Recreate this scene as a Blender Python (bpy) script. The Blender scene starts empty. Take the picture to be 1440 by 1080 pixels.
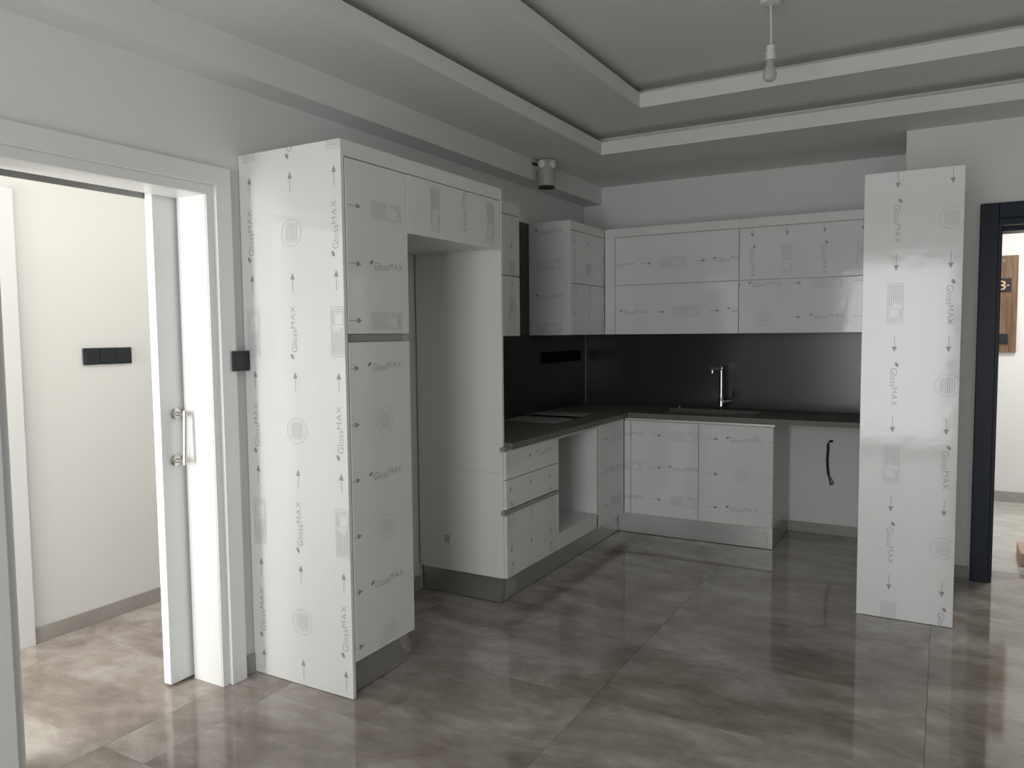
import bpy, bmesh, math, random
from mathutils import Vector, Matrix
random.seed(7)
sc = bpy.context.scene
COL = sc.collection

# ---------------------------------------------------------------- camera
CAM = Vector((2.6644, -5.9787, 1.5041)); YAW, PIT, ROL, FPX = 0.5146, -0.0663, -0.0099, 1073.5
fw = Vector((-math.sin(YAW)*math.cos(PIT), math.cos(YAW)*math.cos(PIT), math.sin(PIT)))
rt = Vector((math.cos(YAW), math.sin(YAW), 0)); up = rt.cross(fw)
r2 = rt*math.cos(ROL) + up*math.sin(ROL); u2 = -rt*math.sin(ROL) + up*math.cos(ROL)
cd = bpy.data.cameras.new('camera'); cam = bpy.data.objects.new('camera', cd); COL.objects.link(cam)
cam.matrix_world = Matrix(((r2.x, u2.x, -fw.x, CAM.x), (r2.y, u2.y, -fw.y, CAM.y), (r2.z, u2.z, -fw.z, CAM.z), (0, 0, 0, 1)))
cd.sensor_width = 36; cd.lens = FPX*36/1440; cd.clip_start = 0.05
sc.camera = cam

# ---------------------------------------------------------------- world, light, exposure
w = bpy.data.worlds.new('world'); sc.world = w; w.use_nodes = True
bg = w.node_tree.nodes['Background']; bg.inputs[0].default_value = (0.80, 0.90, 1.0, 1); bg.inputs[1].default_value = 0.6
vs = sc.view_settings; vs.view_transform = 'Standard'; vs.look = 'None'; vs.exposure = 0.14; vs.gamma = 1.0; vs.use_curve_mapping = False

def area(name, loc, direction, sx, sy, power, color):
    l = bpy.data.lights.new(name, 'AREA'); l.shape = 'RECTANGLE'; l.size = sx; l.size_y = sy; l.energy = power; l.color = color
    o = bpy.data.objects.new(name, l); COL.objects.link(o); o.location = loc
    o.rotation_euler = Vector(direction).to_track_quat('-Z', 'Y').to_euler()
    return o
area('window_daylight', (2.03, -8.02, 1.22), (0, 1, 0.0), 1.46, 2.26, 64, (0.97, 1.0, 0.975))
area('corridor_daylight', (-0.75, -6.55, 1.35), (0, 1, 0), 0.8, 2.0, 58, (1.0, 0.965, 0.90))
area('corridor_fill_light', (-0.42, -3.6, 2.60), (0, 0, -1), 0.4, 2.4, 8, (1.0, 0.965, 0.90))  # added overhead fill to even out the corridor wall, no real fixture
area('hall_ceiling_light', (3.55, 0.75, 2.62), (0, 0, -1), 0.6, 0.6, 29, (1.0, 0.975, 0.93))

# ---------------------------------------------------------------- materials
def mat(name, color, rough=0.5, metal=0.0, spec=0.5, noise=None, bump=None, coat=0.0):
    m = bpy.data.materials.new(name); m.use_nodes = True; nt = m.node_tree; b = nt.nodes['Principled BSDF']
    b.inputs['Base Color'].default_value = (*color, 1); b.inputs['Roughness'].default_value = rough
    b.inputs['Metallic'].default_value = metal; b.inputs['Specular IOR Level'].default_value = spec
    b.inputs['Coat Weight'].default_value = coat
    if noise or bump:
        tc = nt.nodes.new('ShaderNodeTexCoord')
    if noise:
        sc_, amt, c2 = noise
        n = nt.nodes.new('ShaderNodeTexNoise'); n.inputs['Scale'].default_value = sc_; n.inputs['Detail'].default_value = 5
        nt.links.new(tc.outputs['Object'], n.inputs['Vector'])
        r = nt.nodes.new('ShaderNodeMapRange'); r.inputs[1].default_value = 0.35; r.inputs[2].default_value = 0.7; r.inputs[3].default_value = 0; r.inputs[4].default_value = amt
        nt.links.new(n.outputs['Fac'], r.inputs[0])
        mx = nt.nodes.new('ShaderNodeMix'); mx.data_type = 'RGBA'; mx.inputs[6].default_value = (*color, 1); mx.inputs[7].default_value = (*c2, 1)
        nt.links.new(r.outputs[0], mx.inputs[0]); nt.links.new(mx.outputs[2], b.inputs['Base Color'])
    if bump:
        bs, bd = bump
        n2 = nt.nodes.new('ShaderNodeTexNoise'); n2.inputs['Scale'].default_value = bs; n2.inputs['Detail'].default_value = 3
        nt.links.new(tc.outputs['Object'], n2.inputs['Vector'])
        bp = nt.nodes.new('ShaderNodeBump'); bp.inputs['Strength'].default_value = 0.25; bp.inputs['Distance'].default_value = bd
        nt.links.new(n2.outputs['Fac'], bp.inputs['Height']); nt.links.new(bp.outputs['Normal'], b.inputs['Normal'])
    return m

M = {}
M['paint'] = mat('wall_paint', (0.80, 0.80, 0.79), 0.6, noise=(3.0, 0.25, (0.76, 0.76, 0.75)), bump=(140, 0.002))
M['ceil'] = mat('ceiling_paint', (0.78, 0.78, 0.765), 0.7, noise=(2.0, 0.2, (0.74, 0.74, 0.73)))
M['lacquer'] = mat('white_door_lacquer', (0.80, 0.81, 0.81), 0.3, bump=(90, 0.001))
M['film'] = mat('white_gloss_film', (0.80, 0.80, 0.80), 0.10, noise=(5.0, 0.35, (0.75, 0.755, 0.76)), bump=(7, 0.004))
M['mela'] = mat('white_melamine', (0.78, 0.78, 0.77), 0.38)
M['ink'] = mat('grey_film_print', (0.33, 0.33, 0.33), 0.3)
M['inkpale'] = mat('pale_film_print', (0.48, 0.48, 0.48), 0.3)
M['alu'] = mat('brushed_aluminium', (0.50, 0.51, 0.50), 0.32, metal=0.85, bump=(60, 0.0006))
M['alupale'] = mat('pale_aluminium_profile', (0.66, 0.66, 0.65), 0.35, metal=0.3)
M['chan'] = mat('grey_profile', (0.36, 0.36, 0.35), 0.4, metal=0.2)
M['gap'] = mat('dark_trim_and_gap_shade', (0.05, 0.05, 0.05), 0.8)
M['chrome'] = mat('chrome', (0.58, 0.58, 0.58), 0.06, metal=1.0)
M['nickel'] = mat('satin_nickel', (0.62, 0.60, 0.56), 0.25, metal=1.0)
M['steel'] = mat('sink_steel', (0.5, 0.5, 0.5), 0.3, metal=1.0)
M['black'] = mat('black_plastic', (0.012, 0.016, 0.020), 0.35)
M['matblack'] = mat('matt_black', (0.006, 0.006, 0.006), 0.7, spec=0.1)
M['splash'] = mat('dark_slab', (0.034, 0.033, 0.030), 0.24, noise=(6, 0.5, (0.040, 0.039, 0.036)))
M['worktop'] = mat('grey_stone_worktop', (0.14, 0.135, 0.122), 0.5, noise=(9, 0.7, (0.175, 0.168, 0.153)))
M['skirt'] = mat('grey_skirting_tile', (0.34, 0.32, 0.30), 0.3, noise=(4, 0.7, (0.45, 0.43, 0.41)))
M['grout'] = mat('grout', (0.22, 0.20, 0.18), 0.8)
M['navy'] = mat('navy_door_lacquer', (0.007, 0.012, 0.026), 0.35, spec=0.25, noise=(8, 0.4, (0.010, 0.015, 0.030)))
M['plastic'] = mat('white_plastic', (0.72, 0.71, 0.69), 0.4)
M['lampwhite'] = mat('lamp_white_metal', (0.42, 0.42, 0.40), 0.4)
M['lens'] = mat('frosted_lens', (0.8, 0.8, 0.78), 0.3)
M['card'] = mat('cardboard', (0.50, 0.36, 0.28), 0.8, noise=(20, 0.5, (0.44, 0.31, 0.23)))
M['gold'] = mat('gold_number', (0.62, 0.42, 0.28), 0.4, metal=0.2)
M['sticker'] = mat('pale_sticker', (0.62, 0.54, 0.52), 0.5)
M['cable'] = mat('black_cable', (0.015, 0.015, 0.015), 0.5)
M['board'] = mat('pale_grey_board', (0.34, 0.34, 0.325), 0.5)
M['pull'] = mat('copper', (0.5, 0.3, 0.2), 0.4, metal=0.7)

def wood_mat():
    m = mat('brown_wood', (0.30, 0.17, 0.085), 0.45); nt = m.node_tree; b = nt.nodes['Principled BSDF']
    tc = nt.nodes.new('ShaderNodeTexCoord'); mp = nt.nodes.new('ShaderNodeMapping'); mp.inputs['Scale'].default_value = (22, 22, 1.6)
    n = nt.nodes.new('ShaderNodeTexNoise'); n.inputs['Scale'].default_value = 2.0; n.inputs['Detail'].default_value = 6
    cr = nt.nodes.new('ShaderNodeValToRGB'); cr.color_ramp.elements[0].color = (0.11, 0.06, 0.032, 1); cr.color_ramp.elements[1].color = (0.235, 0.145, 0.085, 1)
    cr.color_ramp.elements[0].position = 0.3; cr.color_ramp.elements[1].position = 0.7
    nt.links.new(tc.outputs['Object'], mp.inputs[0]); nt.links.new(mp.outputs[0], n.inputs['Vector']); nt.links.new(n.outputs['Fac'], cr.inputs[0]); nt.links.new(cr.outputs[0], b.inputs['Base Color'])
    return m
M['wood'] = wood_mat()

def tile_mat(name, lo, mid, hi, rough):
    m = mat(name, mid, rough); nt = m.node_tree; b = nt.nodes['Principled BSDF']; L = nt.links.new
    tc = nt.nodes.new('ShaderNodeTexCoord'); oi = nt.nodes.new('ShaderNodeObjectInfo')
    mul = nt.nodes.new('ShaderNodeVectorMath'); mul.operation = 'MULTIPLY_ADD'
    cmb = nt.nodes.new('ShaderNodeCombineXYZ'); s = nt.nodes.new('ShaderNodeMath'); s.operation = 'MULTIPLY'; s.inputs[1].default_value = 57.0
    L(oi.outputs['Random'], s.inputs[0]); L(s.outputs[0], cmb.inputs[0]); L(s.outputs[0], cmb.inputs[2])
    L(tc.outputs['Object'], mul.inputs[0]); mul.inputs[1].default_value = (1.0, 1.7, 1.0); L(cmb.outputs[0], mul.inputs[2])
    n1 = nt.nodes.new('ShaderNodeTexNoise'); n1.inputs['Scale'].default_value = 1.9; n1.inputs['Detail'].default_value = 9; n1.inputs['Roughness'].default_value = 0.68; n1.inputs['Distortion'].default_value = 0.35
    n2 = nt.nodes.new('ShaderNodeTexNoise'); n2.inputs['Scale'].default_value = 9; n2.inputs['Detail'].default_value = 5
    L(mul.outputs[0], n1.inputs['Vector']); L(mul.outputs[0], n2.inputs['Vector'])
    cr = nt.nodes.new('ShaderNodeValToRGB'); e = cr.color_ramp.elements
    e[0].position = 0.37; e[0].color = (*lo, 1); e[1].position = 0.64; e[1].color = (*hi, 1); k = e.new(0.5); k.color = (*mid, 1)
    mx = nt.nodes.new('ShaderNodeMix'); mx.inputs[0].default_value = 0.15
    L(n1.outputs['Fac'], mx.inputs[2]); L(n2.outputs['Fac'], mx.inputs[3]); L(mx.outputs[0], cr.inputs[0]); L(cr.outputs[0], b.inputs['Base Color'])
    mr = nt.nodes.new('ShaderNodeMapRange'); mr.inputs[3].default_value = rough*0.7; mr.inputs[4].default_value = rough*1.5
    L(n2.outputs['Fac'], mr.inputs[0]); L(mr.outputs[0], b.inputs['Roughness'])
    return m
M['tile'] = tile_mat('porcelain_floor_tile', (0.225, 0.188, 0.165), (0.345, 0.30, 0.27), (0.51, 0.475, 0.445), 0.06)
M['halltile'] = tile_mat('hall_floor_tile', (0.40, 0.39, 0.36), (0.48, 0.47, 0.44), (0.58, 0.57, 0.54), 0.16)

def clear_mat():
    m = bpy.data.materials.new('clear_film'); m.use_nodes = True; b = m.node_tree.nodes['Principled BSDF']
    b.inputs['Base Color'].default_value = (0.85, 0.85, 0.85, 1); b.inputs['Roughness'].default_value = 0.05; b.inputs['Alpha'].default_value = 0.13
    b.inputs['Specular IOR Level'].default_value = 1.0
    return m
M['clear'] = clear_mat()
def glass_mat():
    m = bpy.data.materials.new('bulb_glass'); m.use_nodes = True; b = m.node_tree.nodes['Principled BSDF']
    b.inputs['Base Color'].default_value = (0.55, 0.55, 0.53, 1); b.inputs['Roughness'].default_value = 0.15; b.inputs['Alpha'].default_value = 0.75
    return m
M['bulb'] = glass_mat()

# ---------------------------------------------------------------- helpers
WLOC = {}
def wl(o): return WLOC.get(o.name, Vector((0, 0, 0))) if o else Vector((0, 0, 0))

def obj(name, bm, m, parent=None, smooth=False):
    """bm in world coordinates -> one mesh object with its origin at its base centre"""
    vs_ = [v.co for v in bm.verts]
    lo = Vector([min(v[i] for v in vs_) for i in range(3)]); hi = Vector([max(v[i] for v in vs_) for i in range(3)])
    c = Vector(((lo.x+hi.x)/2, (lo.y+hi.y)/2, lo.z))
    bmesh.ops.translate(bm, verts=bm.verts, vec=-c)
    me = bpy.data.meshes.new(name); bm.to_mesh(me); bm.free()
    if smooth:
        for p in me.polygons: p.use_smooth = True
        try: me.set_sharp_from_angle(angle=math.radians(40))
        except Exception: pass
    me.materials.append(M[m])
    o = bpy.data.objects.new(name, me); COL.objects.link(o)
    o.location = c - wl(parent)
    if parent: o.parent = parent
    WLOC[o.name] = c
    return o

def tag(o, label, cat, group=None):
    o['label'] = label; o['category'] = cat
    if group: o['group'] = group
    return o
def struct(o): o['kind'] = 'structure'; return o
def thing(name, loc, label, cat, group=None):
    o = bpy.data.objects.new(name, None); COL.objects.link(o); o.location = loc; o.empty_display_size = 0.1
    WLOC[o.name] = Vector(loc); return tag(o, label, cat, group)

def box(bm, x0, x1, y0, y1, z0, z1, bev=0.0):
    r = bmesh.ops.create_cube(bm, size=1.0)['verts']
    for v in r: v.co = Vector((x0+(v.co.x+.5)*(x1-x0), y0+(v.co.y+.5)*(y1-y0), z0+(v.co.z+.5)*(z1-z0)))
    if bev:
        es = list({e for v in r for e in v.link_edges})
        bmesh.ops.bevel(bm, geom=es, offset=bev, segments=1, affect='EDGES', clamp_overlap=True)
def bx(name, m, parent, x0, x1, y0, y1, z0, z1, bev=0.0012):
    bm = bmesh.new(); box(bm, x0, x1, y0, y1, z0, z1, bev); return obj(name, bm, m, parent)

def cells(axes, cuts_a, cuts_b, holes, t0, t1):
    """solid slab over a grid of cuts, with cells whose centre lies in a hole left out.
    axes: (a, b, t) world axis indices"""
    bm = bmesh.new(); A, B, T = axes; vd = {}
    def vv(i, j, k):
        if (i, j, k) not in vd:
            c = [0, 0, 0]; c[A] = cuts_a[i]; c[B] = cuts_b[j]; c[T] = (t0, t1)[k]; vd[(i, j, k)] = bm.verts.new(c)
        return vd[(i, j, k)]
    def fill(i, j):
        if i < 0 or j < 0 or i >= len(cuts_a)-1 or j >= len(cuts_b)-1: return False
        ca = (cuts_a[i]+cuts_a[i+1])/2; cb = (cuts_b[j]+cuts_b[j+1])/2
        return not any(h[0] < ca < h[1] and h[2] < cb < h[3] for h in holes)
    for i in range(len(cuts_a)-1):
        for j in range(len(cuts_b)-1):
            if not fill(i, j): continue
            for k in (0, 1): bm.faces.new([vv(i, j, k), vv(i+1, j, k), vv(i+1, j+1, k), vv(i, j+1, k)])
            if not fill(i-1, j): bm.faces.new([vv(i, j, 0), vv(i, j+1, 0), vv(i, j+1, 1), vv(i, j, 1)])
            if not fill(i+1, j): bm.faces.new([vv(i+1, j, 0), vv(i+1, j+1, 0), vv(i+1, j+1, 1), vv(i+1, j, 1)])
            if not fill(i, j-1): bm.faces.new([vv(i, j, 0), vv(i+1, j, 0), vv(i+1, j, 1), vv(i, j, 1)])
            if not fill(i, j+1): bm.faces.new([vv(i, j+1, 0), vv(i+1, j+1, 0), vv(i+1, j+1, 1), vv(i, j+1, 1)])
    bmesh.ops.recalc_face_normals(bm, faces=bm.faces)
    return bm
def slab(axes, a0, a1, b0, b1, holes, t0, t1):
    ca = sorted({a0, a1, *[h for q in holes for h in q[:2] if a0 < h < a1]}); cb = sorted({b0, b1, *[h for q in holes for h in q[2:] if b0 < h < b1]})
    return cells(axes, ca, cb, holes, t0, t1)

def tube(bm, pts, r, seg=10, cap=True):
    pts = [Vector(p) for p in pts]; rings = []
    for i, p in enumerate(pts):
        d = (pts[min(i+1, len(pts)-1)] - pts[max(i-1, 0)]).normalized()
        a = Vector((0, 0, 1)) if abs(d.z) < 0.9 else Vector((1, 0, 0))
        s = d.cross(a).normalized(); t = d.cross(s).normalized()
        rr = r[i] if isinstance(r, (list, tuple)) else r
        rings.append([bm.verts.new(p + s*math.cos(k*2*math.pi/seg)*rr + t*math.sin(k*2*math.pi/seg)*rr) for k in range(seg)])
    for a, b in zip(rings, rings[1:]):
        for k in range(seg): bm.faces.new([a[k], a[(k+1) % seg], b[(k+1) % seg], b[k]])
    if cap: bm.faces.new(rings[0]); bm.faces.new(rings[-1])
    bmesh.ops.recalc_face_normals(bm, faces=bm.faces)
def tb(name, m, parent, pts, r, seg=12):
    bm = bmesh.new(); tube(bm, pts, r, seg); return obj(name, bm, m, parent, True)
def lathe(name, m, parent, c, prof, seg=24):
    bm = bmesh.new(); rings = []
    for r, z in prof:
        rings.append([bm.verts.new((c[0]+max(r, 1e-4)*math.cos(k*2*math.pi/seg), c[1]+max(r, 1e-4)*math.sin(k*2*math.pi/seg), c[2]+z)) for k in range(seg)])
    for a, b in zip(rings, rings[1:]):
        for k in range(seg): bm.faces.new([a[k], a[(k+1) % seg], b[(k+1) % seg], b[k]])
    bm.faces.new(rings[0]); bm.faces.new(rings[-1]); bmesh.ops.recalc_face_normals(bm, faces=bm.faces)
    return obj(name, bm, m, parent, True)

# ---------------------------------------------------------------- printed film (flat print on the cabinet film)
def text_polys(s, size, off=0.0, spacing=1.0):
    cu = bpy.data.curves.new('t', 'FONT'); cu.body = s; cu.size = size; cu.offset = off; cu.resolution_u = 2; cu.space_character = spacing
    o = bpy.data.objects.new('t', cu); COL.objects.link(o); dg = bpy.context.evaluated_depsgraph_get(); dg.update()
    me = bpy.data.meshes.new_from_object(o.evaluated_get(dg))
    v = [(p.co.x, p.co.y) for p in me.vertices]; f = [tuple(p.vertices) for p in me.polygons]
    bpy.data.objects.remove(o); bpy.data.curves.remove(cu); bpy.data.meshes.remove(me)
    return v, f
def norm_text(s, width, height, off, spacing=1.0):
    v, f = text_polys(s, 1.0, off, spacing)
    x0 = min(p[0] for p in v); x1 = max(p[0] for p in v); y0 = min(p[1] for p in v); y1 = max(p[1] for p in v)
    return [((p[0]-x0)/(x1-x0)*width, (p[1]-y0)/(y1-y0)*height) for p in v], f
GL = norm_text('Gloss', 0.094, 0.031, -0.014)
MX = norm_text('MAX', 0.092, 0.025, -0.014, 1.12)
PI2 = math.pi*2
def poly_item(kind):
    """-> list of polygons [(s,t),...] centred on 0, dark and pale"""
    D, P = [], []
    def rect(L, a0, a1, b0, b1): L.append([(a0, b0), (a1, b0), (a1, b1), (a0, b1)])
    def frame(L, a0, a1, b0, b1, w_):
        rect(L, a0, a1, b0, b0+w_); rect(L, a0, a1, b1-w_, b1); rect(L, a0, a0+w_, b0+w_, b1-w_); rect(L, a1-w_, a1, b0+w_, b1-w_)
    if kind == 'arrow':
        D.append([(-0.040, -0.0012), (0.014, -0.0012), (0.014, 0.0012), (-0.040, 0.0012)]); D.append([(0.014, -0.0012), (0.014, -0.0125), (0.042, 0), (0.014, 0.0125), (0.014, 0.0012)])
    elif kind == 'text':
        for (v, f), ox, oy in ((GL, -0.082, -0.016), (MX, 0.018, -0.008)):
            for q in f: D.append([(v[i][0]+ox, v[i][1]+oy) for i in q])
        D.append([(-0.100+0.011*math.cos(k*PI2/10)+0.005*math.sin(k*PI2/10), 0.013+0.0095*math.sin(k*PI2/10)) for k in range(10)])
    elif kind == 'box':
        frame(P, -0.1, 0.1, -0.036, 0.036, 0.0018)
        random.seed(3)
        for i in range(7): rect(P, -0.092, 0.018-0.03*random.random(), 0.026-i*0.009, 0.0284-i*0.009)
        frame(P, 0.028, 0.074, -0.030, 0.018, 0.0016); rect(P, 0.03, 0.09, 0.024, 0.0275)
        for i in range(2): rect(P, 0.080+i*0.008, 0.0825+i*0.008, -0.028, 0.016)
    elif kind == 'circle':
        n = 36; R, r = 0.056, 0.0542
        for k in range(n):
            a, b = k*PI2/n, (k+1)*PI2/n
            P.append([(r*math.cos(a), r*math.sin(a)), (R*math.cos(a), R*math.sin(a)), (R*math.cos(b), R*math.sin(b)), (r*math.cos(b), r*math.sin(b))])
        for i in range(7):
            y = 0.030-i*0.010; h = math.sqrt(0.047**2-y*y)*0.92
            rect(P, -h*0.9, h*0.9, y-0.0011, y+0.0011)
    return D, P
ITEMS = {k: poly_item(k) for k in ('arrow', 'text', 'box', 'circle')}
STEP = 0.412
DIRS = {'U': ((1, 0), (0, 1)), 'V': ((0, 1), (-1, 0)), 'v': ((0, -1), (1, 0))}
def film_print(parent, face, fixed, a0, a1, b0, b1, strips):
    """face 'x': plane x=fixed seen from +x (a=y, b=z); face 'y': plane y=fixed seen from -y (a=x, b=z).
    strips: (direction, cross coordinate, arrow coordinate along, item after that arrow, the alternate item)"""
    for dr, cross, along, k1, k2 in strips:
        d, e = DIRS[dr]; sgn = d[0]+d[1]
        lo, hi = (a0, a1) if dr == 'U' else (b0, b1)
        for n in range(-8, 9):
            pos = along + sgn*n*STEP
            for kind, q in (('arrow', pos), (k1 if n % 2 == 0 else k2, pos + sgn*STEP*0.5)):
                if not (lo-0.12 < q < hi+0.12): continue
                c = (q, cross) if dr == 'U' else (cross, q)
                bm = bmesh.new()
                for poly in ITEMS[kind][0]+ITEMS[kind][1]:
                    bm.faces.new([bm.verts.new((c[0]+s*d[0]+t*e[0], c[1]+s*d[1]+t*e[1], 0)) for s, t in poly])
                for co, no in (((a0, 0, 0), (-1, 0, 0)), ((a1, 0, 0), (1, 0, 0)), ((0, b0, 0), (0, -1, 0)), ((0, b1, 0), (0, 1, 0))):
                    bmesh.ops.bisect_plane(bm, geom=bm.verts[:]+bm.edges[:]+bm.faces[:], plane_co=co, plane_no=no, clear_outer=True)
                if not bm.faces: bm.free(); continue
                bmesh.ops.remove_doubles(bm, verts=bm.verts, dist=1e-5)
                for v in bm.verts:
                    a, b = v.co.x, v.co.y
                    v.co = Vector((fixed+0.0007, a, b)) if face == 'x' else Vector((a, fixed-0.0007, b))
                o = obj(PNAME[kind], bm, 'ink' if kind in ('arrow', 'text') else 'inkpale', parent)
                if kind != 'arrow': o['kind'] = 'stuff'
PNAME = {'arrow': 'printed_arrow', 'text': 'printed_wordmark', 'box': 'printed_text_box', 'circle': 'printed_round_stamp'}
PT, PB = ('text', 'box'), ('box', 'text'); CC, CT = ('circle', 'text'), ('text', 'circle')

# ================================================================ the setting
TY0, TZ = -8.0, 2.703
# floors with single tiles
fl = struct(bx('floor', 'grout', None, -1.2, 4.6, -8.0, -0.45, -0.06, -0.004, 0))
flh = struct(bx('floor_hall', 'grout', None, 2.6, 4.6, -0.45, 1.85, -0.06, -0.004, 0))
tile_cache = {}
def lay(parent, x0, x1, y0, y1, ox, oy, sx, sy, mt, blocks=()):
    i0, i1 = math.floor((x0-ox)/sx), math.ceil((x1-ox)/sx); j0, j1 = math.floor((y0-oy)/sy), math.ceil((y1-oy)/sy)
    for i in range(i0, i1):
        for j in range(j0, j1):
            a0, a1 = max(x0, ox+i*sx), min(x1, ox+(i+1)*sx); b0, b1 = max(y0, oy+j*sy), min(y1, oy+(j+1)*sy)
            if a1-a0 < 0.02 or b1-b0 < 0.02: continue
            if any(q[0] <= a0 and a1 <= q[1] and q[2] <= b0 and b1 <= q[3] for q in blocks): continue
            g = 0.0006; key = (round(a1-a0, 3), round(b1-b0, 3), mt)
            if key not in tile_cache:
                bm = bmesh.new(); hx, hy = key[0]/2-g, key[1]/2-g
                box(bm, -hx, hx, -hy, hy, -0.010, 0, 0.0005)
                me = bpy.data.meshes.new('tile'); bm.to_mesh(me); bm.free(); me.materials.append(M[mt]); tile_cache[key] = me
            o = bpy.data.objects.new('tile', tile_cache[key]); COL.objects.link(o); o.parent = parent
            o.location = Vector(((a0+a1)/2, (b0+b1)/2, 0)) - wl(parent)
lay(fl, 0.0, 2.64, -8.0, 0.0, 1.44, -3.16, 1.2, 0.6, 'tile'); lay(fl, 2.64, 4.5, -8.0, -0.45, 1.44, -3.16, 1.2, 0.6, 'tile')
lay(fl, -1.2, 0.0, -6.4, -2.2, 1.44, -3.16, 1.2, 0.6, 'tile')
lay(flh, 2.64, 4.5, -0.45, 1.85, 1.44, -0.16, 1.2, 0.6, 'halltile')

# walls
struct(obj('wall_left', slab((1, 2, 0), -8.2, 0.0, 0.0, 3.1, [(-4.655, -3.798, -1, 2.112)], -0.178, 0.0), 'paint'))
struct(obj('wall_back', slab((0, 2, 1), -0.178, 2.60, 0.0, 3.1, [], 0.0, 0.15), 'paint'))
bm = slab((0, 2, 1), 2.44, 4.5, 0.0, 3.1, [(2.925, 3.87, -1, 2.10)], -0.693, -0.45)
box(bm, 2.44, 2.60, -0.45, 0.0, 0, 3.1); struct(obj('wall_entry', bm, 'paint'))
struct(bx('wall_right', 'paint', None, 4.5, 4.65, -8.2, 2.0, 0, 3.1, 0))
struct(obj('wall_rear', slab((0, 2, 1), -0.178, 4.5, 0.0, 3.1, [(1.22, 2.84, 0.02, 2.43)], -8.2, -8.0), 'paint'))
struct(bx('wall_hall', 'paint', None, 2.60, 4.5, 1.85, 2.0, 0, 3.1, 0))
struct(bx('wall_hall_side', 'paint', None, 2.45, 2.60, 0.15, 2.0, 0, 3.1, 0))
struct(bx('wall_corridor', 'paint', None, -1.35, -1.2, -6.7, -2.0, 0, 2.9, 0))
struct(bx('wall_corridor_end', 'paint', None, -1.2, -0.178, -2.2, -2.05, 0, 2.9, 0))
struct(obj('wall_corridor_rear', slab((0, 2, 1), -1.2, -0.178, 0.0, 2.9, [(-1.17, -0.32, 0.3, 2.4)], -6.7, -6.6), 'paint'))
struct(bx('ceiling_corridor', 'ceil', None, -1.35, -0.178, -6.7, -2.05, 2.62, 2.72, 0))
struct(bx('ceiling_hall', 'ceil', None, 2.60, 4.5, -0.45, 1.85, 2.66, 2.8, 0))

# window behind the viewer
win = struct(bx('window_1', 'lacquer', None, 1.22, 2.84, -8.0, -7.95, 0.02, 0.09))
for a, b, c, d in ((1.22, 2.84, 2.35, 2.43), (1.22, 1.30, 0.09, 2.35), (2.76, 2.84, 0.09, 2.35)):
    bx('window_frame', 'lacquer', win, a, b, -8.0, -7.95, c, d)

# stepped tray ceiling
T1 = (0.617, 4.05, -7.3, -1.093); T2 = (1.05, 3.61, -6.86, -1.536); Z2, Z3 = 2.842, 2.98; LH = 0.085; G = 0.13
ce = struct(obj('ceiling', slab((0, 1, 2), -0.02, 4.5, -8.0, 0.0, [T1], TZ, TZ+0.02), 'ceil'))
def ring(name, R, z, hgt, th):
    o_ = (R[0]-th, R[1]+th, R[2]-th, R[3]+th)
    return obj(name, slab((0, 1, 2), o_[0], o_[1], o_[2], o_[3], [R], z+0.02, z+hgt), 'ceil', ce)
ring('cove_lip', T1, TZ, LH, 0.022)
g1 = (T1[0]-G, T1[1]+G, T1[2]-G, T1[3]+G); ring('cove_riser', g1, TZ, Z2-TZ+0.02, 0.02)
obj('middle_tray', slab((0, 1, 2), g1[0], g1[1], g1[2], g1[3], [T2], Z2, Z2+0.02), 'ceil', ce)
ring('cove_lip', T2, Z2, LH, 0.022)
g2 = (T2[0]-G, T2[1]+G, T2[2]-G, T2[3]+G); ring('cove_riser', g2, Z2, Z3-Z2+0.02, 0.02)
bx('upper_tray', 'ceil', ce, g2[0], g2[1], g2[2], g2[3], Z3, Z3+0.02, 0)
struct(bx('trim_1', 'paint', None, 0.0, 0.161, -8.0, 0.0, 2.562, TZ, 0))['label'] = 'boxed beam along the top of the left wall'

# skirting
struct(bx('baseboard_left', 'skirt', None, 0.0, 0.012, -3.712, -3.648, 0, 0.085))
struct(bx('baseboard_niche', 'skirt', None, 0.0, 0.012, -3.22, -2.40, 0, 0.085))
struct(bx('baseboard_back', 'skirt', None, 1.68, 2.43, -0.012, 0.0, 0, 0.075))
struct(bx('baseboard_entry', 'skirt', None, 2.445, 2.825, -0.705, -0.693, 0, 0.075))
struct(bx('baseboard_corridor', 'skirt', None, -1.2, -1.188, -3.955, -2.2, 0, 0.08))
struct(bx('baseboard_hall', 'skirt', None, 2.61, 4.5, 1.838, 1.85, 0, 0.09))

# sliding door in the left wall
YJ, YL, ZH = -3.823, -4.63, 2.088
t = struct(bx('trim_2', 'lacquer', None, -0.178, 0.004, YJ, -3.80, 0, ZH+0.022)); t['label'] = 'white door jamb of the corridor opening'
bx('jamb', 'lacquer', t, -0.178, 0.004, YL-0.022, YL, 0, ZH+0.022)
bx('head_jamb', 'lacquer', t, -0.178, 0.004, YL, YJ, ZH, ZH+0.022)
t = struct(bx('trim_3', 'lacquer', None, 0.0, 0.030, -3.790, -3.712, 0, 2.205, 0.002)); t['label'] = 'white stepped casing around the corridor opening'
bx('casing_step', 'lacquer', t, 0.0, 0.010, -3.823, -3.790, 0, 2.13)
bx('casing_head', 'lacquer', t, 0.0, 0.030, -4.74, -3.790, 2.127, 2.205, 0.002)
bx('casing_step', 'lacquer', t, 0.0, 0.010, YL, -3.823, 2.088, 2.127)
bx('casing_leg', 'lacquer', t, 0.0, 0.030, -4.74, -4.663, 0, 2.127, 0.002)
bx('casing_step', 'lacquer', t, 0.0, 0.010, -4.663, YL, 0, 2.127)
d1 = thing('door_1', (-0.2, -3.4, 0), 'white sliding door slid half open behind the door jamb', 'door'); struct(d1)
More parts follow.
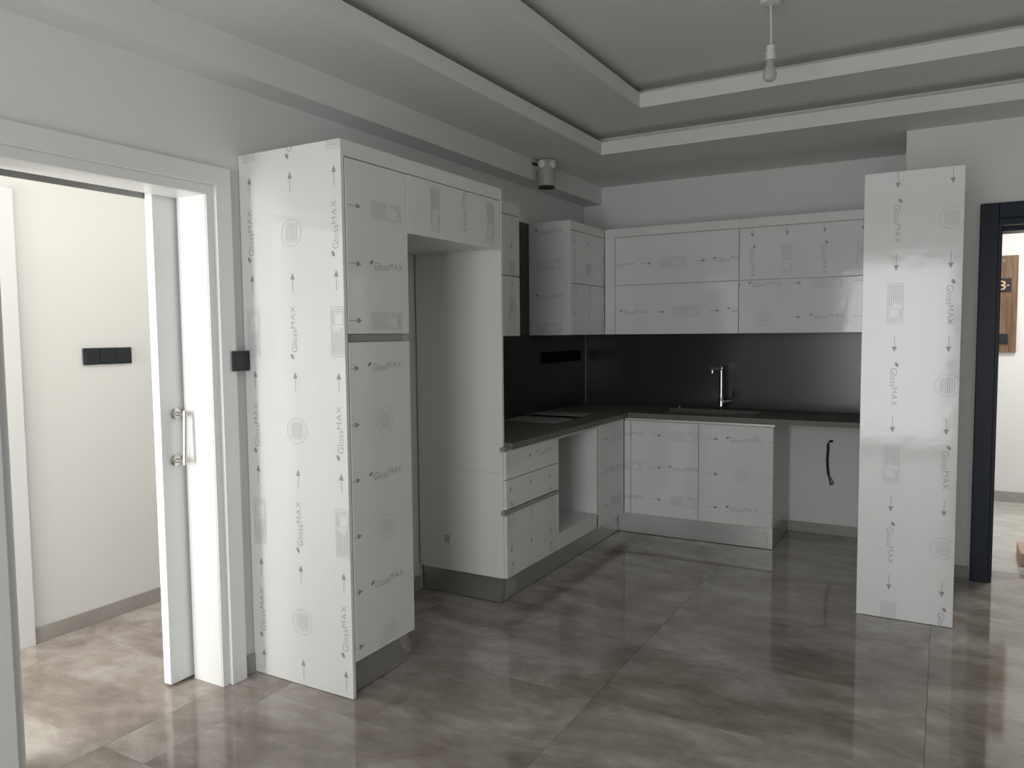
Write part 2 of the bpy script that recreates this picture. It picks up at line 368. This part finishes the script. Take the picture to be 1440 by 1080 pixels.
leaf = bx('door_leaf', 'lacquer', d1, -0.237, -0.191, -3.93, -3.0, 0.010, 2.14, 0.0015)
for z in (1.175, 0.975):
    y = -3.856 if z > 1 else -3.866
    bm = bmesh.new(); tube(bm, [(-0.191, y, z), (-0.183, y, z), (-0.180, y, z)], [0.026, 0.026, 0.022], 20); obj('handle_rose', bm, 'nickel', leaf, True)
    bm = bmesh.new(); tube(bm, [(-0.182, y, z), (-0.135, y, z)], 0.009, 12); obj('handle_post', bm, 'nickel', leaf, True)
tb('handle_bar', 'nickel', leaf, [(-0.130, -3.856, 1.19), (-0.130, -3.866, 0.960)], 0.009)
tr_ = struct(bx('trim_4', 'chan', None, -0.246, -0.182, -4.9, -2.4, 2.145, 2.20)); tr_['label'] = 'grey sliding door track above the opening'
bx('track_fascia', 'chan', tr_, -0.252, -0.246, -4.9, -2.4, 2.078, 2.20)
# corridor door casing opposite
t = struct(bx('trim_5', 'lacquer', None, -1.2, -1.178, -4.03, -3.952, 0, 2.21, 0.002)); t['label'] = 'white casing of the corridor door opposite'
bx('casing_head', 'lacquer', t, -1.2, -1.178, -4.95, -4.03, 2.13, 2.21, 0.002)
bx('casing_leg', 'lacquer', t, -1.2, -1.178, -5.03, -4.95, 0, 2.21, 0.002)
d2 = struct(bx('door_2', 'lacquer', None, -1.2, -1.192, -4.95, -4.03, 0.005, 2.13)); d2['label'] = 'closed white flush door in the corridor'
# navy entrance door frame
d3 = thing('door_3', (3.4, -0.6, 0), 'dark navy entrance door frame opening to the bright hall', 'door frame'); struct(d3)
bx('casing_leg', 'navy', d3, 2.832, 2.925, -0.738, -0.693, 0, 2.225, 0.003)
bx('casing_leg', 'navy', d3, 3.86, 3.955, -0.738, -0.693, 0, 2.225, 0.003)
bx('casing_head', 'navy', d3, 2.925, 3.86, -0.738, -0.693, 2.135, 2.225, 0.003)
bx('jamb', 'navy', d3, 2.925, 2.942, -0.725, -0.43, 0, 2.10)
bx('jamb', 'navy', d3, 3.848, 3.87, -0.725, -0.43, 0, 2.10)
bx('head_jamb', 'navy', d3, 2.925, 3.87, -0.725, -0.43, 2.098, 2.135)
bx('head_stop', 'navy', d3, 2.942, 3.848, -0.60, -0.43, 2.075, 2.098)
bx('door_stop', 'navy', d3, 2.942, 2.951, -0.60, -0.43, 0, 2.075)

# ================================================================ tall cabinet and fridge niche
tc_ = thing('tall_cabinet', (0.29, -3.43, 0), 'tall white larder cabinet with film-wrapped end panel beside the sliding door', 'cabinet')
p = bx('end_panel', 'film', tc_, 0.004, 0.580, -3.646, -3.628, 0.002, 2.277)
p['label'] = 'full-height white end panel under printed protective film'
film_print(p, 'y', -3.646, 0.004, 0.579, 0.003, 2.276, [('V', 0.067, 0.487, *PB), ('V', 0.304, 0.074, *CC), ('V', 0.5436, 0.487, *PB)])
bx('body', 'mela', tc_, 0.004, 0.560, -3.628, -3.225, 0.150, 2.200)
p = bx('door', 'film', tc_, 0.562, 0.580, -3.622, -3.222, 1.508, 2.208)
film_print(p, 'x', 0.580, -3.622, -3.222, 1.508, 2.208, [('U', 2.025, -3.575, *PB), ('U', 1.792, -3.578, *PT), ('U', 1.562, -3.582, *PB)])
p = bx('door', 'film', tc_, 0.562, 0.580, -3.622, -3.222, 0.152, 1.474)
film_print(p, 'x', 0.580, -3.622, -3.222, 0.152, 1.474, [('U', 1.368, -3.605, *PT), ('U', 1.136, -3.610, *CC), ('U', 0.906, -3.612, *PT), ('U', 0.673, -3.612, *CC), ('U', 0.440, -3.615, *PT), ('U', 0.207, -3.615, *CC)])
bx('handle_channel', 'chan', tc_, 0.560, 0.568, -3.622, -3.250, 1.476, 1.506)
bx('plinth', 'alu', tc_, 0.530, 0.542, -3.628, -3.235, 0.003, 0.148)
bm = bmesh.new(); random.seed(5)
def scrap(bm, pts):
    vv = [bm.verts.new(p_) for p_ in pts]; c = bm.verts.new(sum((v.co for v in vv), Vector())/len(vv)+Vector((0.006, -0.006, 0.004)))
    for a, b in zip(vv, vv[1:]+vv[:1]): bm.faces.new([a, b, c])
scrap(bm, [(0.546, -3.31, 0.146), (0.552, -3.24, 0.140), (0.560, -3.225, 0.07), (0.550, -3.232, 0.02), (0.546, -3.27, 0.075)])
obj('loose_film', bm, 'clear', tc_)

st = tag(bx('filler_strip', 'mela', None, 0.562, 0.580, -3.628, -2.402, 2.214, 2.277), 'white top filler strip above the tall cabinet and fridge niche', 'filler strip')
bc = thing('bridge_cabinet', (0.29, -2.81, 1.955), 'white flap-door cabinet bridging the empty fridge niche', 'cabinet')
bx('body', 'mela', bc, 0.004, 0.560, -3.222, -2.404, 1.957, 2.205)
p = bx('flap_door', 'film', bc, 0.562, 0.580, -3.219, -2.410, 1.952, 2.210)
film_print(p, 'x', 0.580, -3.219, -2.410, 1.952, 2.210, [('v', -3.005, 2.29, *PB), ('v', -2.755, 2.32, *PT), ('v', -2.505, 2.29, *PB)])
sp = thing('fridge_side_panel', (0.29, -2.393, 0.0), 'full-height white panel forming the far side of the fridge niche', 'panel')
bx('panel', 'mela', sp, 0.010, 0.580, -2.402, -2.384, 0.149, 2.277)
bx('plinth', 'alu', sp, 0.018, 0.542, -2.380, -2.370, 0.003, 0.148)
bx('sticker', 'sticker', sp, 0.185, 0.222, -2.4028, -2.402, 0.305, 0.352, 0)
bm = bmesh.new()
for k in range(5): box(bm, 0.188, 0.219, -2.4034, -2.4028, 0.313+k*0.008, 0.316+k*0.008)
obj('sticker_print', bm, 'ink', sp)
bm = bmesh.new(); box(bm, 0.012, 0.579, -2.4024, -2.402, 0.7365, 0.738); obj('seam', bm, 'inkpale', sp)

# ================================================================ left base run
du = thing('drawer_unit', (0.29, -2.08, 0), 'white three-drawer base unit next to the fridge niche', 'drawer unit')
bx('body', 'mela', du, 0.014, 0.570, -2.382, -1.768, 0.150, 0.868)
for (z0, z1), stp in zip(((0.703, 0.866), (0.536, 0.699), (0.152, 0.508)), ([('U', 0.80, -2.56, *PB)], [('v', -2.355, 0.665, *PT), ('v', -2.12, 0.665, *CC), ('v', -1.875, 0.665, *PT)], [('v', -2.35, 0.325, *PT), ('v', -2.115, 0.325, *CC), ('v', -1.87, 0.325, *PT)])):
    p = bx('drawer', 'film', du, 0.582, 0.600, -2.402, -1.768, z0, z1)
    film_print(p, 'x', 0.600, -2.402, -1.768, z0, z1, stp)
bx('handle_channel', 'chan', du, 0.5825, 0.606, -2.432, -1.767, 0.509, 0.533)
bx('channel_end', 'chan', du, 0.5825, 0.612, -2.440, -2.4025, 0.862, 0.886)

ov = thing('oven_housing', (0.29, -1.44, 0.15), 'empty white oven housing under the worktop beside the drawers', 'cabinet')
bx('side', 'mela', ov, 0.014, 0.600, -1.764, -1.750, 0.150, 0.866)
bx('side', 'mela', ov, 0.014, 0.600, -1.150, -1.132, 0.150, 0.866)
bx('shelf', 'mela', ov, 0.014, 0.600, -1.749, -1.151, 0.236, 0.252)
bx('back', 'mela', ov, 0.014, 0.022, -1.749, -1.151, 0.253, 0.80)
bx('bottom_front', 'mela', ov, 0.582, 0.600, -1.749, -1.107, 0.152, 0.235)
bx('top_rail', 'alupale', ov, 0.540, 0.598, -1.749, -1.151, 0.848, 0.866)
bx('gap_shade_strip', 'gap', ov, 0.560, 0.575, -1.131, -1.107, 0.236, 0.866)  # dark strip standing in for the shade inside the open gap
cf = thing('corner_filler', (0.591, -0.87, 0.15), 'white filmed filler front in the base corner beside the oven housing', 'filler panel')
p = bx('panel', 'film', cf, 0.582, 0.600, -1.106, -0.640, 0.152, 0.866)
film_print(p, 'x', 0.600, -1.106, -0.640, 0.152, 0.866, [('U', 0.752, -1.00, *PB), ('U', 0.515, -1.00, *PT), ('U', 0.278, -1.00, *PB)])
tag(bx('plinth_board', 'alu', None, 0.530, 0.545, -2.368, -0.606, 0.003, 0.148), 'brushed metal plinth along the drawer and oven units', 'plinth')
bm = bmesh.new(); scrap(bm, [(0.549, -2.33, 0.146), (0.560, -2.27, 0.135), (0.575, -2.25, 0.07), (0.560, -2.30, 0.012), (0.549, -2.345, 0.008)])
tag(obj('film_scrap', bm, 'clear'), 'torn clear film peeling off the plinth corner by the fridge niche', 'film')

# ================================================================ back base run
sk = thing('sink_cabinet', (1.14, -0.32, 0), 'white two-door sink base cabinet on the back wall', 'cabinet')
p = bx('filler', 'film', sk, 0.603, 0.652, -0.636, -0.618, 0.152, 0.850)
film_print(p, 'y', -0.636, 0.603, 0.652, 0.152, 0.850, [('U', 0.752, 0.437, *PT), ('U', 0.515, 0.437, *PB), ('U', 0.278, 0.437, *PT)])
for a, b, stp in ((0.6555, 1.1620, [('U', 0.750, 0.849, *PB), ('U', 0.513, 0.849, *PT), ('U', 0.276, 0.849, *PB)]), (1.1655, 1.6740, [('U', 0.748, 1.262, *PT), ('U', 0.500, 1.262, *CC), ('U', 0.262, 1.262, *PT)])):
    p = bx('door', 'film', sk, a, b, -0.636, -0.618, 0.152, 0.850)
    film_print(p, 'y', -0.636, a, b, 0.152, 0.850, stp)
p = bx('end_panel', 'mela', sk, 1.656, 1.674, -0.616, -0.014, 0.150, 0.866)
bx('side', 'mela', sk, 0.603, 0.621, -0.616, -0.014, 0.150, 0.866)
bx('bottom', 'mela', sk, 0.622, 1.655, -0.616, -0.014, 0.152, 0.170)
bx('handle_channel', 'alupale', sk, 0.612, 1.686, -0.646, -0.617, 0.853, 0.869)
bm = bmesh.new(); random.seed(11)
scrap(bm, [(1.52, -0.640, 0.845), (1.57, -0.648, 0.80), (1.64, -0.642, 0.735), (1.60, -0.650, 0.725), (1.535, -0.645, 0.77)])
scrap(bm, [(1.535, -0.641, 0.80), (1.585, -0.652, 0.775), (1.61, -0.644, 0.74), (1.56, -0.650, 0.75)])
obj('loose_film', bm, 'clear', sk)
pl = tag(bx('plinth_board', 'alu', None, 0.546, 1.674, -0.617, -0.606, 0.003, 0.148), 'brushed metal plinth below the sink cabinet doors', 'plinth')
bx('return', 'alu', pl, 1.662, 1.674, -0.605, -0.014, 0.003, 0.148)
bm = bmesh.new(); scrap(bm, [(1.615, -0.620, 0.140), (1.640, -0.630, 0.10), (1.650, -0.625, 0.02), (1.630, -0.632, 0.05)])
tag(obj('film_scrap', bm, 'clear'), 'torn clear film hanging on the plinth end below the sink cabinet', 'film')

# worktop (one continuous L) with hob and sink cut-outs
HOB = (0.045, 0.435, -1.175, -1.02); SNK = (0.80, 1.50, -0.50, -0.16)
xs = sorted({0.0, 0.630, 2.438, *HOB[:2], *SNK[:2]}); ys = sorted({-2.383, -0.628, 0.0, *HOB[2:], *SNK[2:]})
wt = thing('worktop', (0.3, -1.0, 0.87), 'dark grey stone L-shaped worktop with sink and hob cut-outs', 'worktop')
obj('slab', cells((0, 1, 2), xs, ys, [HOB, SNK, (0.630, 9, -9, -0.628)], 0.870, 0.905), 'worktop', wt)
bx('slot_shade_block', 'matblack', wt, HOB[0]+0.001, HOB[1]-0.001, HOB[2]+0.001, HOB[3]-0.001, 0.872, 0.9045, 0)  # black block fills the hob slot, painted in place of its inner shade
tag(bx('loose_board', 'board', None, 0.04, 0.435, -1.46, -1.18, 0.9055, 0.911), 'pale grey board lying on the worktop in front of the hob slot', 'board')
tag(bx('loose_board', 'board', None, 0.02, 0.425, -1.012, -0.83, 0.9055, 0.911), 'pale grey board lying on the worktop behind the hob slot', 'board')
sn = thing('sink', (1.15, -0.33, 0.70), 'undermounted steel sink basin set into the back worktop', 'sink')
bm = slab((0, 1, 2), SNK[0]-0.02, SNK[1]+0.02, SNK[2]-0.02, SNK[3]+0.02, [(SNK[0]+0.004, SNK[1]-0.004, SNK[2]+0.004, SNK[3]-0.004)], 0.70, 0.869)
obj('basin', bm, 'steel', sn); bx('basin_floor', 'steel', sn, SNK[0]-0.02, SNK[1]+0.02, SNK[2]-0.02, SNK[3]+0.02, 0.692, 0.70)
lathe('drain', 'chrome', sn, (1.15, -0.33, 0.700), [(0.05, 0), (0.05, 0.004), (0.035, 0.006), (0.03, 0.002)])
fa = thing('faucet', (1.185, -0.095, 0.905), 'chrome kitchen faucet with straight spout behind the sink', 'faucet')
lathe('base', 'chrome', fa, (1.185, -0.095, 0.9055), [(0.027, 0), (0.027, 0.010), (0.023, 0.014), (0.023, 0.085), (0.021, 0.09)])
tb('column', 'chrome', fa, [(1.185, -0.095, 0.99), (1.185, -0.095, 1.205), (1.185, -0.100, 1.218), (1.185, -0.112, 1.224), (1.185, -0.13, 1.225)], 0.0145, 16)
tb('spout', 'chrome', fa, [(1.185, -0.125, 1.225), (1.178, -0.345, 1.229)], 0.013, 16)
tb('spout_outlet', 'chrome', fa, [(1.178, -0.332, 1.226), (1.178, -0.332, 1.195)], 0.012, 14)
tb('lever_hub', 'chrome', fa, [(1.205, -0.095, 0.965), (1.245, -0.097, 0.968)], 0.017, 14)
tb('lever', 'chrome', fa, [(1.240, -0.097, 0.968), (1.262, -0.10, 0.975), (1.277, -0.105, 1.0), (1.288, -0.115, 1.065)], [0.008, 0.008, 0.007, 0.006], 10)
sd = thing('sink_stopper', (0.86, -0.09, 0.905), 'small chrome knob on the worktop left of the faucet', 'knob')
lathe('knob', 'chrome', sd, (0.86, -0.10, 0.9055), [(0.022, 0), (0.022, 0.006), (0.010, 0.010), (0.012, 0.022), (0.006, 0.026)])
lathe('collar', 'chrome', sd, (0.86, -0.10, 0.9055), [(0.028, 0), (0.028, 0.003), (0.024, 0.004)])

# splashback
s1 = thing('splashback', (0.0, -1.2, 0.906), 'black splashback slab on the left wall rising between the wall cabinets', 'splashback')
obj('slab', slab((1, 2, 0), -2.384, -0.012, 0.906, 2.298, [(-9, -1.765, 1.487, 9), (-1.017, 9, 1.487, 9)], 0.0005, 0.011), 'splash', s1)
s2 = thing('splashback', (1.2, 0.0, 0.906), 'black splashback slab on the back wall behind the faucet', 'splashback')
bx('slab', 'splash', s2, 0.0, 2.438, -0.011, -0.0005, 0.906, 1.487)
bx('corner_bead', 'chan', s2, 0.0115, 0.018, -0.018, -0.0115, 0.906, 1.486)
so = thing('socket_rail', (0.012, -0.48, 1.27), 'long black socket frame on the dark left splashback', 'socket')
bx('frame', 'matblack', so, 0.0112, 0.020, -0.835, -0.125, 1.272, 1.358, 0.003)
for k in range(5): bx('module', 'matblack', so, 0.0201, 0.0235, -0.825+k*0.14, -0.825+k*0.14+0.125, 1.282, 1.348, 0.001)

# ================================================================ wall cabinets
def wall_cab(name, label, face, fixed, a0, a1, body, mids, strips, z_top=2.236):
    cx = [(body[0]+body[1])/2, (body[2]+body[3])/2, 1.487]
    t = thing(name, cx, label, 'wall cabinet', 'wall cabinets above the splashback')
    bx('body', 'mela', t, *body, 1.490, 2.30)
    for (z0, z1), stp in zip(mids, strips):
        if face == 'x':
            p = bx('door', 'film', t, fixed-0.018, fixed, a0, a1, z0, z1)
        else:
            p = bx('door', 'film', t, a0, a1, fixed, fixed+0.018, z0, z1)
        film_print(p, face, fixed, a0, a1, z0, z1, stp)
    return t
MID = ((1.867, 2.230), (1.488, 1.862))
a = wall_cab('wall_cabinet', 'narrow white wall cabinet between the fridge niche and the hood gap', 'x', 0.344, -2.380, -1.765, (0.012, 0.324, -2.382, -1.767), ((1.858, 2.222), (1.488, 1.852)),
    ([('v', -2.10, 2.06, *PT), ('v', -1.862, 2.06, *PB)], [('v', -2.10, 1.83, *PT), ('v', -1.862, 1.83, *PB)]))
bx('top_strip', 'mela', a, 0.326, 0.344, -2.380, -1.765, 2.226, 2.30)
b = wall_cab('wall_cabinet', 'white wall cabinet with filmed side in the corner beside the hood gap', 'x', 0.344, -0.998, -0.395, (0.012, 0.324, -1.000, -0.380), ((1.860, 2.232), (1.488, 1.855)),
    ([('v', -0.94, 2.18, *PT), ('v', -0.703, 2.18, *CC), ('v', -0.447, 2.18, *PT)], [('v', -0.94, 1.665, *PT), ('v', -0.69, 1.665, *CC), ('v', -0.447, 1.665, *PT)]))
p = bx('side_panel', 'film', b, 0.012, 0.345, -1.019, -1.001, 1.488, 2.30)
film_print(p, 'y', -1.019, 0.012, 0.345, 1.488, 2.30, [('U', 2.23, -0.03, *PT), ('U', 1.995, -0.03, *PB), ('U', 1.765, -0.03, *PT), ('U', 1.54, -0.03, *PB)])
bx('top_strip', 'mela', b, 0.326, 0.344, -0.998, -0.395, 2.236, 2.30)
c = wall_cab('wall_cabinet', 'wide white wall cabinet with two flaps left of the faucet on the back wall', 'y', -0.391, 0.4345, 1.3755, (0.346, 1.376, -0.371, -0.012), MID,
    ([('U', 2.022, 0.685, *PB)], [('U', 1.655, 0.79, *PB)]))
bx('corner_filler', 'mela', c, 0.348, 0.431, -0.391, -0.373, 1.488, 2.236)
bx('top_strip', 'mela', c, 0.348, 1.3765, -0.391, -0.373, 2.236, 2.30)
d = wall_cab('wall_cabinet', 'wide white wall cabinet with two flaps partly hidden by the loose panel', 'y', -0.391, 1.3795, 2.33, (1.3775, 2.436, -0.371, -0.012), MID,
    ([('v', 1.470, 2.205, *PT), ('v', 1.704, 2.205, *PB), ('v', 1.947, 2.205, *PT), ('v', 2.184, 2.205, *PB)], [('U', 1.832, 1.762, *PB), ('U', 1.598, 1.762, *CT)]))
bx('end_filler', 'mela', d, 2.333, 2.436, -0.391, -0.373, 1.488, 2.236)
bx('top_strip', 'mela', d, 1.3775, 2.436, -0.391, -0.373, 2.236, 2.30)

# ================================================================ loose panel on the right
lp = thing('freestanding_board', (2.515, -1.63, 0), 'tall white film-covered cabinet panel standing upright near the navy door frame', 'panel')
p = bx('panel_face', 'film', lp, 2.293, 2.737, -1.630, -1.612, 0.002, 2.296)
film_print(p, 'y', -1.630, 2.293, 2.737, 0.002, 2.296, [('v', 2.446, 2.255, *PT), ('v', 2.686, 2.255, *CC)])
for z0, z1 in ((0.412, 0.418), (1.925, 1.930)): bx('film_crease', 'film', p, 2.2935, 2.7365, -1.6308, -1.630, z0, z1, 0)

# ================================================================ small things
sw = thing('light_switch', (0.03, -3.69, 1.35), 'single black light switch between the door casing and tall cabinet', 'switch')
bx('back_box', 'black', sw, 0.0, 0.031, -3.711, -3.652, 1.362, 1.432)
bx('plate', 'black', sw, 0.0305, 0.040, -3.742, -3.650, 1.354, 1.440, 0.003)
bx('rocker', 'black', sw, 0.040, 0.0425, -3.728, -3.664, 1.366, 1.428, 0.001)
s3 = thing('light_switch', (-1.2, -3.506, 1.36), 'long black triple light switch on the bright corridor wall', 'switch')
bx('plate', 'black', s3, -1.2, -1.189, -3.642, -3.371, 1.362, 1.449, 0.003)
for k in range(3): bx('rocker', 'black', s3, -1.189, -1.1855, -3.632+k*0.087, -3.632+k*0.087+0.079, 1.370, 1.441, 0.001)

la = thing('spotlight', (0.236, -1.17, 2.51), 'grey cylindrical spotlight fixed to the beam under the ceiling', 'spotlight')
lc = (0.236, -1.17)
lathe('body', 'lampwhite', la, (*lc, 2.512), [(0.058, 0.006), (0.061, 0.010), (0.061, 0.18), (0.058, 0.186)], 28)
lathe('lower_rim', 'gap', la, (*lc, 2.505), [(0.050, 0), (0.059, 0.002), (0.059, 0.0065), (0.05, 0.007)], 28)
for ang in (-95, -15):
    aa = math.radians(ang); dv = Vector((math.cos(aa), math.sin(aa), 0)); cc_ = Vector((*lc, 2.664))
    bm = bmesh.new(); tube(bm, [cc_+dv*0.045, cc_+dv*0.066, cc_+dv*0.070], [0.026, 0.026, 0.021], 18); obj('lens', bm, 'lens', la, True)
bx('bracket', 'lampwhite', la, 0.161, 0.19, -1.19, -1.15, 2.63, 2.68)
bx('bracket_clip', 'gap', la, 0.161, 0.18, -1.245, -1.195, 2.662, 2.678)

pe = thing('pendant_bulb', (1.965, -2.39, 2.6), 'bare light bulb hanging on a white cord from the tray ceiling', 'pendant lamp')
pc = (1.965, -2.39)
lathe('ceiling_rose', 'plastic', pe, (*pc, 2.935), [(0.030, 0), (0.045, 0.006), (0.045, 0.045)], 24)
tb('cord', 'plastic', pe, [(pc[0], pc[1], 2.937), (pc[0]+0.002, pc[1], 2.86), (pc[0]+0.003, pc[1], 2.765)], 0.0042, 8)
lathe('lamp_holder', 'plastic', pe, (pc[0]+0.002, pc[1], 2.700), [(0.021, 0), (0.021, 0.036), (0.0165, 0.038), (0.0165, 0.042), (0.0195, 0.043), (0.0185, 0.062), (0.006, 0.070)], 20)
bl = lathe('bulb', 'bulb', pe, (pc[0]-0.001, pc[1], 2.606), [(0.004, 0), (0.016, 0.003), (0.026, 0.012), (0.0305, 0.028), (0.028, 0.046), (0.021, 0.064), (0.016, 0.080), (0.0155, 0.094)], 24)
lathe('filament_stem', 'plastic', bl, (pc[0]-0.001, pc[1], 2.63), [(0.004, 0), (0.007, 0.03), (0.011, 0.065)], 10)

ca = thing('cable', (1.95, -0.01, 0.36), 'black electric cable hanging from the wall under the worktop', 'cable')
tb('sheath', 'cable', ca, [(1.975, -0.002, 0.695), (1.955, -0.012, 0.692), (1.945, -0.018, 0.675), (1.946, -0.02, 0.63), (1.942, -0.02, 0.56), (1.946, -0.02, 0.49), (1.952, -0.018, 0.44)], 0.0088, 8)
for e_ in ([(1.952, -0.018, 0.442), (1.962, -0.018, 0.40), (1.964, -0.018, 0.368)], [(1.952, -0.018, 0.442), (1.975, -0.016, 0.41), (1.988, -0.014, 0.382), (1.972, -0.016, 0.372)], [(1.953, -0.019, 0.442), (1.960, -0.022, 0.40), (1.978, -0.02, 0.376)]):
    tb('wire', 'cable', ca, e_, 0.0036, 6)

pq = thing('door_plaque', (3.04, 1.84, 1.3), 'brown wooden plaque with black number plate on the hall wall', 'sign')
bx('board', 'wood', pq, 2.88, 3.203, 1.822, 1.849, 1.298, 2.125, 0.002)
npz = bx('number_plate', 'black', pq, 2.95, 3.155, 1.815, 1.8215, 1.815, 1.932)
bx('bell_plate', 'black', pq, 2.95, 3.143, 1.808, 1.8215, 1.372, 1.458, 0.002)
bm = bmesh.new(); v, f = norm_text('3', 0.055, 0.080, 0.0)
vv = [bm.verts.new((3.062+x, 1.8143, 1.833+y)) for x, y in v]
for q in f: bm.faces.new([vv[i] for i in q])
bmesh.ops.recalc_face_normals(bm, faces=bm.faces)
box(bm, 3.122, 3.140, 1.8140, 1.8146, 1.866, 1.876); obj('number', bm, 'gold', npz)
bm = bmesh.new(); tube(bm, [(3.100, 1.8215, 2.082), (3.100, 1.817, 2.082)], [0.011, 0.007], 12); obj('screw', bm, 'chrome', pq, True)
cb = thing('cardboard_box', (3.26, -0.10, 0), 'brown cardboard carton on the hall floor just inside the doorway', 'box')
bx('carton', 'card', cb, 3.122, 3.42, -0.262, 0.05, 0.001, 0.075, 0.002); bx('flap', 'card', cb, 3.122, 3.27, -0.262, 0.05, 0.0755, 0.080)
